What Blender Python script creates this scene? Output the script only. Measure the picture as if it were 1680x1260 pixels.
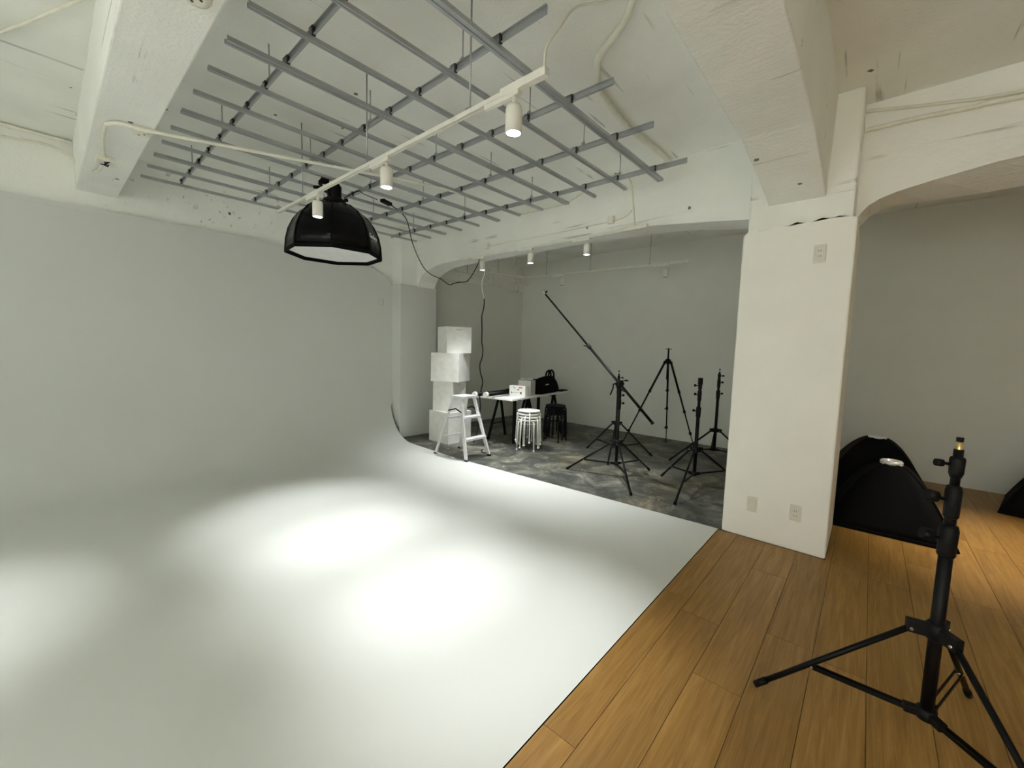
import bpy, bmesh, math, random
from mathutils import Vector, Matrix
random.seed(7)
for _o in list(bpy.data.objects): bpy.data.objects.remove(_o)
S = bpy.context.scene
C = S.collection
PI = math.pi

# ------------------------------------------------------------------ camera, world, exposure
cam_d = bpy.data.cameras.new('camera')
cam_d.sensor_fit = 'HORIZONTAL'; cam_d.sensor_width = 36.0
cam_d.lens = 672.47 / 1680 * 36
cam_d.clip_start = 0.05
cam = bpy.data.objects.new('camera', cam_d); C.objects.link(cam)
_r = Vector((0.752142, 0.658394, 0.028283)); _d = Vector((0.077827, -0.046126, -0.995899)); _f = Vector((-0.654390, 0.751259, -0.085934))
_m = Matrix((( _r.x, -_d.x, -_f.x), (_r.y, -_d.y, -_f.y), (_r.z, -_d.z, -_f.z))).to_4x4()
_m.translation = Vector((0, 0, 1.45))
cam.matrix_world = _m
S.camera = cam
w = bpy.data.worlds.new('world'); S.world = w; w.use_nodes = True
w.node_tree.nodes['Background'].inputs[0].default_value = (0.9, 0.95, 1, 1)
w.node_tree.nodes['Background'].inputs[1].default_value = 0.0
S.view_settings.view_transform = 'Standard'; S.view_settings.look = 'None'
S.view_settings.gamma = 1.0; S.view_settings.use_curve_mapping = False
S.view_settings.exposure = 0.32
try:
    S.cycles.max_bounces = 14; S.cycles.diffuse_bounces = 9
except Exception: pass
LAMP = 172.0            # watts of one track head
FILL = 315.0           # watts of one added fill lamp, unseen behind the camera
LAMP_COL = (0.985, 1.0, 1.0)
WARM_COL = (1.0, 0.90, 0.72)
MID_COL = (1.0, 0.975, 0.925)

# ------------------------------------------------------------------ mesh helpers
def frame(t):
    t = t.normalized()
    a = Vector((0, 0, 1)) if abs(t.z) < 0.95 else Vector((1, 0, 0))
    u = t.cross(a).normalized(); v = u.cross(t).normalized()
    return u, v
class MB:
    def __init__(s): s.v = []; s.f = []; s.sm = []
    def add(s, vs, fs, smooth=False):
        b = len(s.v); s.v += [Vector(p) for p in vs]
        for q in fs: s.f.append([b + i for i in q]); s.sm.append(smooth)
        return s
    def box(s, c, d, rz=0.0, M=None):
        c = Vector(c); hx, hy, hz = d[0]/2, d[1]/2, d[2]/2
        R = M if M is not None else Matrix.Rotation(rz, 3, 'Z')
        vs = [c + R @ Vector((x*hx, y*hy, z*hz)) for z in (-1, 1) for y in (-1, 1) for x in (-1, 1)]
        return s.add(vs, [(0,2,3,1), (4,5,7,6), (0,1,5,4), (2,6,7,3), (0,4,6,2), (1,3,7,5)])
    def bx(s, x0, x1, y0, y1, z0, z1):
        return s.box(((x0+x1)/2, (y0+y1)/2, (z0+z1)/2), (abs(x1-x0), abs(y1-y0), abs(z1-z0)))
    def bar(s, p0, p1, wd, ht, up=(0,0,1)):
        p0 = Vector(p0); p1 = Vector(p1); t = (p1-p0).normalized(); u = t.cross(Vector(up)).normalized(); v = u.cross(t)
        vs = []
        for p in (p0, p1):
            for a, b in ((-1,-1), (1,-1), (1,1), (-1,1)): vs.append(p + u*a*wd/2 + v*b*ht/2)
        return s.add(vs, [(3,2,1,0), (4,5,6,7), (0,1,5,4), (1,2,6,5), (2,3,7,6), (3,0,4,7)])
    def cyl(s, p0, p1, r0, r1=None, n=16, caps=True, smooth=True):
        r1 = r0 if r1 is None else r1
        p0 = Vector(p0); p1 = Vector(p1); u, v = frame(p1-p0); vs = []
        for p, r in ((p0, r0), (p1, r1)):
            for i in range(n):
                a = 2*PI*i/n; vs.append(p + u*math.cos(a)*r + v*math.sin(a)*r)
        s.add(vs, [(i, (i+1) % n, n+(i+1) % n, n+i) for i in range(n)], smooth)
        if caps:
            b = len(s.v)-2*n
            s.f.append([b+i for i in range(n-1, -1, -1)]); s.sm.append(False)
            s.f.append([b+n+i for i in range(n)]); s.sm.append(False)
        return s
    def tube(s, pts, r, n=8, smooth=True):
        pts = [Vector(p) for p in pts]; vs = []; k = len(pts)
        t = (pts[1]-pts[0]).normalized(); u, v = frame(t)
        for i, p in enumerate(pts):
            if i == 0: t = pts[1]-pts[0]
            elif i == k-1: t = pts[-1]-pts[-2]
            else: t = (pts[i+1]-pts[i]).normalized() + (pts[i]-pts[i-1]).normalized()
            t.normalize(); u = (u - t*u.dot(t)).normalized(); v = t.cross(u)
            rr = r[i] if isinstance(r, (list, tuple)) else r
            for j in range(n):
                a = 2*PI*j/n; vs.append(p + u*math.cos(a)*rr + v*math.sin(a)*rr)
        fs = [(i*n+j, i*n+(j+1) % n, (i+1)*n+(j+1) % n, (i+1)*n+j) for i in range(k-1) for j in range(n)]
        b = len(s.v); s.add(vs, fs, smooth)
        s.f.append([b+j for j in range(n-1, -1, -1)]); s.sm.append(False)
        s.f.append([b+(k-1)*n+j for j in range(n)]); s.sm.append(False)
        return s
    def lathe(s, prof, c=(0,0,0), n=24, rot=0.0, smooth=True, cap=True):
        c = Vector(c); k = len(prof); vs = []
        for r, z in prof:
            for i in range(n):
                a = rot + 2*PI*i/n; vs.append(c + Vector((r*math.cos(a), r*math.sin(a), z)))
        b = len(s.v)
        s.add(vs, [(j*n+i, j*n+(i+1) % n, (j+1)*n+(i+1) % n, (j+1)*n+i) for j in range(k-1) for i in range(n)], smooth)
        if cap:
            s.f.append([b+i for i in range(n-1, -1, -1)]); s.sm.append(False)
            s.f.append([b+(k-1)*n+i for i in range(n)]); s.sm.append(False)
        return s
    def extr(s, prof, p0, p1, up=(0,0,1)):
        """closed 2D profile (side, up) swept from p0 to p1"""
        p0 = Vector(p0); p1 = Vector(p1); t = (p1-p0).normalized(); u = t.cross(Vector(up)).normalized(); v = u.cross(t)
        n = len(prof); vs = [p + u*a + v*b for p in (p0, p1) for a, b in prof]
        return s.add(vs, [(i, (i+1) % n, n+(i+1) % n, n+i) for i in range(n)] + [tuple(range(n-1, -1, -1)), tuple(range(n, 2*n))])
    def grid(s, rows, smooth=True):
        m = len(rows[0]); vs = [p for r in rows for p in r]
        return s.add(vs, [(i*m+j, i*m+j+1, (i+1)*m+j+1, (i+1)*m+j) for i in range(len(rows)-1) for j in range(m-1)], smooth)
    def build(s, name, mt, parent=None, bevel=0.0, loc=None, solid=0.0, fix=True):
        off = Vector(loc) if loc is not None else Vector((0, 0, 0))
        me = bpy.data.meshes.new(name)
        me.from_pydata([tuple(p - off) for p in s.v], [], s.f)
        for p, q in zip(me.polygons, s.sm): p.use_smooth = q
        if fix:
            bm = bmesh.new(); bm.from_mesh(me); bmesh.ops.recalc_face_normals(bm, faces=bm.faces); bm.to_mesh(me); bm.free()
        me.materials.append(mt); me.update()
        o = bpy.data.objects.new(name, me); C.objects.link(o); o.location = off
        if parent is not None: o.parent = parent
        if solid:
            m = o.modifiers.new('solid', 'SOLIDIFY'); m.thickness = solid; m.offset = 0
        if bevel:
            m = o.modifiers.new('bevel', 'BEVEL'); m.width = bevel; m.segments = 2; m.limit_method = 'ANGLE'; m.angle_limit = 0.6
        return o
def thing(name, label, cat, loc=(0,0,0), rz=0.0, group=None):
    o = bpy.data.objects.new(name, None); C.objects.link(o); o.empty_display_size = 0.1
    o.location = loc; o.rotation_euler = (0, 0, rz); return tag(o, label, cat, group)
def tag(o, label, cat, group=None, kind=None):
    o['label'] = label; o['category'] = cat
    if group: o['group'] = group
    if kind: o['kind'] = kind
    return o
def struct(o, label, cat): return tag(o, label, cat, None, 'structure')
def dup(root, loc, rz, label, group=None):
    r = root.copy(); C.objects.link(r); r.location = loc; r.rotation_euler = (0, 0, rz); r['label'] = label
    if group: r['group'] = group
    for ch in list(root.children):
        c = ch.copy(); C.objects.link(c); c.parent = r
        for g in ch.children:
            d = g.copy(); C.objects.link(d); d.parent = c
    return r
def curve_pts(ctrl, n=8):
    P = [Vector(p) for p in ctrl]; out = []
    for i in range(len(P)-1):
        p0 = P[max(i-1, 0)]; p1 = P[i]; p2 = P[i+1]; p3 = P[min(i+2, len(P)-1)]
        for k in range(n):
            t = k/n
            out.append(0.5*((2*p1) + (p2-p0)*t + (2*p0-5*p1+4*p2-p3)*t*t + (3*p1-p0-3*p2+p3)*t*t*t))
    out.append(P[-1]); return out

# ------------------------------------------------------------------ materials
def newmat(name):
    m = bpy.data.materials.new(name); m.use_nodes = True
    nt = m.node_tree; return m, nt, nt.nodes['Principled BSDF'], nt.links
def ramp(nt, stops):
    r = nt.nodes.new('ShaderNodeValToRGB'); e = r.color_ramp.elements
    while len(e) < len(stops): e.new(0.5)
    for k, (p, c) in zip(e, stops): k.position = p; k.color = (*c, 1) if len(c) == 3 else c
    return r
def tex(nt, kind, scale, **kw):
    t = nt.nodes.new('ShaderNodeTex' + kind); t.inputs['Scale'].default_value = scale
    for k, v in kw.items(): t.inputs[k].default_value = v
    return t
def coords(nt, scale=(1,1,1), which='Object', rot=(0,0,0)):
    tc = nt.nodes.new('ShaderNodeTexCoord'); mp = nt.nodes.new('ShaderNodeMapping')
    mp.inputs['Scale'].default_value = scale; mp.inputs['Rotation'].default_value = rot
    nt.links.new(tc.outputs[which], mp.inputs['Vector']); return mp
def mix(nt, a, b, fac, mode='MIX'):
    x = nt.nodes.new('ShaderNodeMix'); x.data_type = 'RGBA'; x.blend_type = mode
    L = nt.links
    for sock, val in ((x.inputs['Factor'], fac), (x.inputs['A'], a), (x.inputs['B'], b)):
        if hasattr(val, 'is_linked') or hasattr(val, 'links'): L.new(val, sock)
        elif isinstance(val, (int, float)): sock.default_value = val
        else: sock.default_value = (*val, 1)
    return x.outputs['Result']
def bump(nt, b, height, strength, dist=0.01):
    n = nt.nodes.new('ShaderNodeBump'); n.inputs['Strength'].default_value = strength; n.inputs['Distance'].default_value = dist
    nt.links.new(height, n.inputs['Height']); nt.links.new(n.outputs['Normal'], b.inputs['Normal'])
def simple(name, col, rough=0.5, metal=0.0, var=0.06, scale=12.0, bmp=0.0, spec=0.5):
    m, nt, b, L = newmat(name)
    mp = coords(nt); nz = tex(nt, 'Noise', scale, Detail=4.0); L.new(mp.outputs[0], nz.inputs['Vector'])
    r = ramp(nt, [(0.3, tuple(c*(1-var) for c in col)), (0.7, tuple(min(1, c*(1+var)) for c in col))])
    L.new(nz.outputs['Fac'], r.inputs['Fac']); L.new(r.outputs['Color'], b.inputs['Base Color'])
    b.inputs['Roughness'].default_value = rough; b.inputs['Metallic'].default_value = metal
    b.inputs['Specular IOR Level'].default_value = spec
    if bmp: bump(nt, b, nz.outputs['Fac'], bmp, 0.004)
    return m
def emit(name, col, st):
    m, nt, b, L = newmat(name); b.inputs['Base Color'].default_value = (*col, 1)
    b.inputs['Emission Color'].default_value = (*col, 1); b.inputs['Emission Strength'].default_value = st
    return m
def concrete_paint(name, col, lines='Y'):
    """white paint over board-formed concrete: form-board marks, pits and bare chips"""
    m, nt, b, L = newmat(name)
    mp = coords(nt)
    st = coords(nt, (14, 0.55, 6) if lines == 'Y' else (0.55, 14, 14))
    big = tex(nt, 'Noise', 1.6, Detail=5.0); L.new(mp.outputs[0], big.inputs['Vector'])
    base = ramp(nt, [(0.3, tuple(c*0.93 for c in col)), (0.7, tuple(min(1, c*1.04) for c in col))]); L.new(big.outputs['Fac'], base.inputs['Fac'])
    streak = tex(nt, 'Noise', 1.0, Detail=3.0, Roughness=0.6); L.new(st.outputs[0], streak.inputs['Vector'])
    sm = ramp(nt, [(0.0, (0,0,0)), (0.615, (0,0,0)), (0.65, (1,1,1)), (1.0, (1,1,1))]); L.new(streak.outputs['Fac'], sm.inputs['Fac'])
    brk = tex(nt, 'Noise', 2.3, Detail=2.0); L.new(mp.outputs[0], brk.inputs['Vector'])
    bm = ramp(nt, [(0.0, (0,0,0)), (0.50, (0,0,0)), (0.60, (1,1,1)), (1.0, (1,1,1))]); L.new(brk.outputs['Fac'], bm.inputs['Fac'])
    mask = mix(nt, sm.outputs['Color'], bm.outputs['Color'], 1.0, 'MULTIPLY')
    c1 = mix(nt, base.outputs['Color'], tuple(c*0.62 for c in col), mask)
    vor = tex(nt, 'Voronoi', 3.1, Randomness=1.0); L.new(mp.outputs[0], vor.inputs['Vector'])
    n2 = tex(nt, 'Noise', 40, Detail=3.0); L.new(mp.outputs[0], n2.inputs['Vector'])
    ma = nt.nodes.new('ShaderNodeMath'); ma.operation = 'MULTIPLY_ADD'; ma.inputs[1].default_value = 0.10; L.new(n2.outputs['Fac'], ma.inputs[0]); L.new(vor.outputs['Distance'], ma.inputs[2])
    pits = ramp(nt, [(0.0, (1,1,1)), (0.092, (1,1,1)), (0.10, (0,0,0)), (1.0, (0,0,0))]); L.new(ma.outputs[0], pits.inputs['Fac'])
    c2 = mix(nt, c1, (0.16, 0.15, 0.12), pits.outputs['Color'])
    L.new(c2, b.inputs['Base Color'])
    fine = tex(nt, 'Noise', 55, Detail=4.0); L.new(mp.outputs[0], fine.inputs['Vector'])
    h = mix(nt, fine.outputs['Fac'], streak.outputs['Fac'], 0.55)
    bump(nt, b, h, 0.5, 0.012)
    b.inputs['Roughness'].default_value = 0.7
    return m
def wood_mat():
    m, nt, b, L = newmat('oak_plank')
    oi = nt.nodes.new('ShaderNodeObjectInfo')
    tc = nt.nodes.new('ShaderNodeTexCoord'); add = nt.nodes.new('ShaderNodeVectorMath'); add.operation = 'MULTIPLY_ADD'
    add.inputs[1].default_value = (40, 40, 40)
    cmb = nt.nodes.new('ShaderNodeCombineXYZ')
    for i in range(3): L.new(oi.outputs['Random'], cmb.inputs[i])
    L.new(cmb.outputs[0], add.inputs[0]); L.new(tc.outputs['Object'], add.inputs[2])
    mp = nt.nodes.new('ShaderNodeMapping'); mp.inputs['Scale'].default_value = (14, 0.8, 1); L.new(add.outputs[0], mp.inputs['Vector'])
    n1 = tex(nt, 'Noise', 2.2, Detail=6.0, Roughness=0.62, Distortion=1.2); L.new(mp.outputs[0], n1.inputs['Vector'])
    r1 = ramp(nt, [(0.25, (0.24, 0.122, 0.028)), (0.5, (0.35, 0.194, 0.051)), (0.75, (0.45, 0.268, 0.084))]); L.new(n1.outputs['Fac'], r1.inputs['Fac'])
    mp2 = nt.nodes.new('ShaderNodeMapping'); mp2.inputs['Scale'].default_value = (70, 2.0, 1); L.new(add.outputs[0], mp2.inputs['Vector'])
    n2 = tex(nt, 'Noise', 2.5, Detail=3.0); L.new(mp2.outputs[0], n2.inputs['Vector'])
    r2 = ramp(nt, [(0.3, (0.72, 0.66, 0.58)), (0.6, (1, 1, 1))]); L.new(n2.outputs['Fac'], r2.inputs['Fac'])
    c = mix(nt, r1.outputs['Color'], r2.outputs['Color'], 0.55, 'MULTIPLY')
    rr = ramp(nt, [(0.0, (0.86, 0.84, 0.80)), (1.0, (1.08, 1.06, 1.05))]); L.new(oi.outputs['Random'], rr.inputs['Fac'])
    c = mix(nt, c, rr.outputs['Color'], 1.0, 'MULTIPLY')
    L.new(c, b.inputs['Base Color']); b.inputs['Roughness'].default_value = 0.42; b.inputs['Specular IOR Level'].default_value = 0.35
    bump(nt, b, n2.outputs['Fac'], 0.12, 0.002)
    return m
def slab_mat():
    m, nt, b, L = newmat('stained_concrete')
    mp = coords(nt)
    n1 = tex(nt, 'Noise', 2.6, Detail=9.0, Roughness=0.72, Distortion=0.8); L.new(mp.outputs[0], n1.inputs['Vector'])
    r1 = ramp(nt, [(0.30, (0.022, 0.024, 0.020)), (0.46, (0.060, 0.064, 0.054)), (0.56, (0.14, 0.142, 0.118)), (0.68, (0.33, 0.31, 0.24))]); L.new(n1.outputs['Fac'], r1.inputs['Fac'])
    n3 = tex(nt, 'Noise', 0.9, Detail=4.0); L.new(mp.outputs[0], n3.inputs['Vector'])
    r3 = ramp(nt, [(0.52, (0,0,0)), (0.68, (0.75,0.75,0.75))]); L.new(n3.outputs['Fac'], r3.inputs['Fac'])
    c = mix(nt, r1.outputs['Color'], mix(nt, r1.outputs['Color'], (1.0, 0.85, 0.55), 1.0, 'MULTIPLY'), r3.outputs['Color'])
    vor = tex(nt, 'Voronoi', 6.5); L.new(mp.outputs[0], vor.inputs['Vector'])
    n4 = tex(nt, 'Noise', 25, Detail=2.0); L.new(mp.outputs[0], n4.inputs['Vector'])
    ma = nt.nodes.new('ShaderNodeMath'); ma.operation = 'MULTIPLY_ADD'; ma.inputs[1].default_value = 0.22; L.new(n4.outputs['Fac'], ma.inputs[0]); L.new(vor.outputs['Distance'], ma.inputs[2])
    sp = ramp(nt, [(0.0, (1,1,1)), (0.15, (1,1,1)), (0.17, (0,0,0)), (1.0, (0,0,0))]); L.new(ma.outputs[0], sp.inputs['Fac'])
    c = mix(nt, c, (0.62, 0.60, 0.52), sp.outputs['Color'])
    L.new(c, b.inputs['Base Color']); b.inputs['Roughness'].default_value = 0.5
    bump(nt, b, n1.outputs['Fac'], 0.25, 0.006)
    return m
def steel_mat():
    m, nt, b, L = newmat('galvanised_steel')
    mp = coords(nt, (1, 1, 1)); vor = tex(nt, 'Noise', 5.0, Detail=3.0); L.new(mp.outputs[0], vor.inputs['Vector'])
    r = ramp(nt, [(0.3, (0.40, 0.42, 0.435)), (0.7, (0.50, 0.52, 0.535))]); L.new(vor.outputs['Fac'], r.inputs['Fac'])
    L.new(r.outputs['Color'], b.inputs['Base Color']); b.inputs['Metallic'].default_value = 0.6; b.inputs['Roughness'].default_value = 0.36
    return m

CREAM = (0.90, 0.913, 0.87)
M = dict(
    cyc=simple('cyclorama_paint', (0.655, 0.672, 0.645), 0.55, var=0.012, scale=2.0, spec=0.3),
    wall=simple('wall_paint', (0.765, 0.78, 0.735), 0.7, var=0.02, scale=3.0, bmp=0.05, spec=0.3),
    column=simple('column_plaster', (0.91, 0.905, 0.86), 0.65, var=0.02, scale=3.0, bmp=0.05, spec=0.3),
    ceil=concrete_paint('painted_ceiling_concrete', CREAM, 'Y'),
    beam=concrete_paint('painted_beam_concrete', (0.90, 0.91, 0.87), 'X'),
    wood=wood_mat(), slab=slab_mat(), steel=steel_mat(),
    clip=simple('clip_steel_shade', (0.05, 0.05, 0.05), 0.5, 0.4),  # shade at each clip put into a dark colour
    dark=simple('floor_gap', (0.06, 0.035, 0.015), 0.9),
    fix=simple('white_lacquer', (0.82, 0.81, 0.74), 0.35),
    pipe=simple('ivory_plastic', (0.80, 0.79, 0.69), 0.4),
    black=simple('black_metal', (0.005, 0.005, 0.0055), 0.42, 0.0, spec=0.16),
    blackp=simple('black_plastic', (0.007, 0.007, 0.0075), 0.5, spec=0.16),
    fabric=simple('black_fabric', (0.004, 0.004, 0.0045), 0.75, bmp=0.2, scale=60, spec=0.08),
    satin=simple('black_satin_fabric', (0.003, 0.003, 0.003), 0.25, bmp=0.14, scale=9, spec=0.16),
    diff=simple('white_diffuser', (0.86, 0.86, 0.86), 0.8),
    chrome=simple('chrome', (0.75, 0.75, 0.75), 0.2, 1.0),
    brass=simple('brass', (0.83, 0.62, 0.26), 0.28, 1.0),
    alu=simple('brushed_aluminium', (0.86, 0.87, 0.89), 0.34, 0.35),
    white=simple('white_box_paint', (0.86, 0.86, 0.83), 0.5),
    top=simple('white_table_laminate', (0.84, 0.84, 0.81), 0.35),
    stool=simple('white_stool_enamel', (0.88, 0.88, 0.84), 0.35),
    rubber=simple('white_rubber', (0.80, 0.79, 0.74), 0.6),
    plate=simple('plate_plastic', (0.70, 0.68, 0.60), 0.45),
    plated=simple('plate_slot', (0.05, 0.05, 0.045), 0.6),
    red=simple('red_print', (0.55, 0.08, 0.07), 0.6), ink=simple('black_print', (0.03, 0.03, 0.03), 0.6),
    card=simple('grey_card', (0.50, 0.50, 0.47), 0.7), paper=simple('white_paper', (0.82, 0.82, 0.78), 0.7),
    letter=simple('white_lettering', (0.92, 0.92, 0.92), 0.5),
    lamp=emit('lit_lens', (1.0, 0.99, 0.96), 14.0), off=simple('dark_lens', (0.02, 0.02, 0.02), 0.2),
)

# ------------------------------------------------------------------ room shell
XW, YB, ZC = -5.68, 6.93, 3.25        # cyclorama wall, back wall, ceiling
XR, YF = 3.2, -3.2                    # walls behind the camera, out of view
Y0 = 3.63                             # far edge of the cyclorama floor
def floor_edge(x):                    # the far edge runs very slightly skewed
    return 3.645 + (x + 0.85) * 0.046 if x > -4.0 else 3.50 + (-4.0 - x) * 0.06
# cyclorama: wall, cove and white floor as one seamless skin
prof = [(XW, 2.67), (XW, 2.3), (XW, 1.8), (XW, 1.2), (XW, 0.8)]
R = 0.62
for k in range(0, 15):
    a = PI/2 * k/14; prof.append((XW + R - R*math.cos(a), 0.004 + R - R*math.sin(a)))
prof += [(XW + 1.0, 0.004), (-4.0, 0.004), (-3.0, 0.004), (-2.0, 0.004), (-0.85, 0.004)]
rows = []
for t in [0, 0.2, 0.4, 0.6, 0.75, 0.85, 0.92, 0.96, 0.985, 1.0]:
    row = []
    for x, z in prof:
        ye = floor_edge(x) if z < 0.5 else Y0
        y = YF + (ye - YF)*t
        zz = z
        if z > 2.2 and t > 0.9: zz = z - (z - 2.2)/0.47 * 0.28 * ((t-0.9)/0.1)**2
        row.append((x, y, zz))
    rows.append(row)
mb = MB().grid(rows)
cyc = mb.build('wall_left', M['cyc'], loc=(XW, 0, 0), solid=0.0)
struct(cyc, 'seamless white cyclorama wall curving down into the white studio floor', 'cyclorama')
# spandrel beam above the cyclorama wall
o = MB().bx(-6.05, -5.73, YF, 4.0, 2.30, ZC).build('wall_beam', M['beam'], loc=(-5.8, 0, 2.3))
struct(o, 'rough white concrete beam above the cyclorama wall', 'beam')
o = MB().bx(-5.74, XW+0.002, YF, 2.9, 2.62, 2.67).build('trim_1', M['cyc'], loc=(-5.57, 0, 2.58))
struct(o, 'white capping along the top of the cyclorama wall', 'trim')
# left pillar between cyclorama and back area
t = thing('column', 'white plastered pillar at the far end of the cyclorama wall', 'pillar', (-5.75, 3.98, 0)); t['kind'] = 'structure'
for mbx, nm, mt, bv in ((MB().bx(-6.0, -5.47, 3.63, 4.33, 0, 2.39), 'plaster', M['cyc'], 0.012), (MB().bx(-6.0, -5.495, 3.655, 4.31, 2.36, ZC), 'concrete_core', M['beam'], 0.02)):
    ob = mbx.build(nm, mt, None, bv); ob.parent = t; ob.location = (-t.location.x, -t.location.y, 0)
# right pillar
def wavy_top(x0, x1, y0, y1, z0, z1, n=14, amp=0.012):
    mb = MB(); pts = []
    for i in range(n+1): pts.append((x0+(x1-x0)*i/n, y0))
    for i in range(1, 8): pts.append((x1, y0+(y1-y0)*i/7))
    for i in range(1, n+1): pts.append((x1-(x1-x0)*i/n, y1))
    for i in range(1, 7): pts.append((x0, y1-(y1-y0)*i/7))
    k = len(pts); rnd = random.Random(3)
    tops = [z1 + rnd.uniform(-amp, amp) for _ in pts]
    tops[0] -= 0.02
    vs = [(x, y, z0) for x, y in pts] + [(x, y, z) for (x, y), z in zip(pts, tops)]
    fs = [(i, (i+1) % k, k+(i+1) % k, k+i) for i in range(k)] + [tuple(range(k, 2*k)), tuple(range(k-1, -1, -1))]
    return mb.add(vs, fs)
t = thing('column', 'square white plastered pillar between white floor and wood floor', 'pillar', (-0.48, 4.02, 0)); t['kind'] = 'structure'
for mbx, nm, mt, bv in ((wavy_top(-0.825, -0.139, 3.64, 4.40, 0, 2.40), 'plaster', M['column'], 0.012),
                        (MB().bx(-0.80, -0.165, 3.662, 4.38, 2.30, ZC), 'concrete_core', M['beam'], 0.015)):
    ob = mbx.build(nm, mt, None, bv); ob.parent = t; ob.location = (-t.location.x, -t.location.y, 0)

# cross beam over the opening: haunched towards both pillars, three spans in one
def beam_x(name, spans, y0, y1, ztop, mt):
    """spans: list of (x, zbottom front, zbottom back)"""
    mb = MB(); n = len(spans); vs = []
    for x, zf, zb in spans: vs += [(x, y0, ztop), (x, y0, zf), (x, y1, zb), (x, y1, ztop)]
    fs = []
    for i in range(n-1):
        a = i*4; b = a+4
        for k in range(4): fs.append((a+k, a+(k+1) % 4, b+(k+1) % 4, b+k))
    fs += [(0,1,2,3), ((n-1)*4+3, (n-1)*4+2, (n-1)*4+1, (n-1)*4)]
    return mb.add(vs, fs).build(name, mt, loc=((spans[0][0]+spans[-1][0])/2, (y0+y1)/2, 2.6))
sp = [(-5.52, 2.375, 2.375), (-5.47, 2.38, 2.385), (-5.43, 2.46, 2.47), (-5.36, 2.55, 2.555), (-5.20, 2.615, 2.62), (-5.02, 2.66, 2.668), (-4.8, 2.675, 2.685), (-4.4, 2.682, 2.692),
      (-3.6, 2.686, 2.70), (-2.8, 2.69, 2.705), (-1.9, 2.685, 2.695), (-1.67, 2.672, 2.684), (-1.4, 2.645, 2.657), (-1.15, 2.618, 2.625), (-0.79, 2.575, 2.575)]
o = beam_x('cross_beam', sp, 3.95, 4.28, ZC, M['beam'])
struct(o, 'rough white haunched concrete beam spanning above the dark floor opening', 'beam')
sp = [(-0.17, 2.44, 2.46), (-0.14, 2.50, 2.50), (-0.10, 2.545, 2.55), (-0.04, 2.58, 2.59), (0.05, 2.61, 2.605), (0.22, 2.645, 2.607), (0.5, 2.69, 2.606), (0.9, 2.72, 2.62), (XR, 2.72, 2.64)]
o = beam_x('cross_beam', sp, 3.95, 4.30, ZC, M['beam'])
struct(o, 'white concrete beam curving down to the pillar over the wood floor bay', 'beam')
# beam that comes towards the camera from the right pillar
yy = [(YF, 2.70), (2.74, 2.70), (3.30, 2.635), (3.664, 2.572)]
mb = MB(); vs = []
for y, z in yy: vs += [(-0.672, y, ZC), (-0.672, y, z), (-0.326, y, z), (-0.306, y, ZC)]
fs = []
for i in range(3):
    for k in range(4): fs.append((i*4+k, i*4+(k+1) % 4, i*4+4+(k+1) % 4, i*4+4+k))
fs += [(0,1,2,3), (15,14,13,12)]
o = mb.add(vs, fs).build('ceiling_beam', M['beam'], loc=(-0.5, 1.0, 2.7), bevel=0.008)
struct(o, 'broad white concrete ceiling beam running to the square pillar', 'beam')
o = MB().bx(-5.75, -0.67, 0.275, 0.56, 2.82, ZC).build('ceiling_beam', M['beam'], loc=(-3.1, 0.42, 2.82), bevel=0.008)
struct(o, 'white concrete ceiling beam ending at the cyclorama wall, upper left', 'beam')
o = MB().bx(-6.6, XR+0.2, YF-0.2, YB+0.2, ZC, ZC+0.2).build('ceiling', M['ceil'], loc=(-1, 1.5, ZC))
struct(o, 'white painted board-marked concrete ceiling slab', 'ceiling')
# back walls
o = MB().bx(-6.2, XR+0.2, YB, YB+0.2, -0.05, ZC).build('wall_back', M['wall'], loc=(-1, YB, 0))
struct(o, 'plain grey-white back wall behind the tripods', 'wall')
o = MB().bx(-6.2, -5.80, 4.3, YB, -0.05, 2.66).build('wall_recess', M['wall'], loc=(-6, 5.6, 0))
struct(o, 'shaded plain wall at the left end of the dark floor area', 'wall')
o = MB().bx(-6.2, -5.86, 4.0, YB, 2.66, ZC).build('wall_recess_beam', M['beam'], loc=(-6, 5.6, 2.66))
struct(o, 'pale concrete beam above the shaded end wall', 'beam')
o = MB().bx(XR, XR+0.2, YF-0.2, YB+0.2, -0.05, ZC).build('wall_right', M['wall'], loc=(XR, 1.5, 0)); struct(o, 'plain white side wall of the studio behind the camera', 'wall')
o = MB().bx(-6.2, XR+0.2, YF-0.2, YF, -0.05, ZC).build('wall_front', M['wall'], loc=(-1, YF, 0)); struct(o, 'plain white wall of the studio at the camera side', 'wall')
# dark concrete floor of the back area
mb = MB(); ed = [(-5.9, 3.5)] + [(x, floor_edge(x)-0.02) for x in (-5.0, -4.0, -3.0, -2.0, -0.85)] + [(-0.5, 3.66), (-0.5, YB), (-5.9, YB)]
n = len(ed)
mb.add([(x, y, -0.06) for x, y in ed] + [(x, y, 0.0) for x, y in ed], [tuple(range(n-1, -1, -1)), tuple(range(n, 2*n))] + [(i, (i+1) % n, n+(i+1) % n, n+i) for i in range(n)])
o = mb.build('floor_concrete', M['slab'], loc=(-3, 5, 0)); struct(o, 'dark stained concrete floor with pale paint specks', 'floor')
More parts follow.
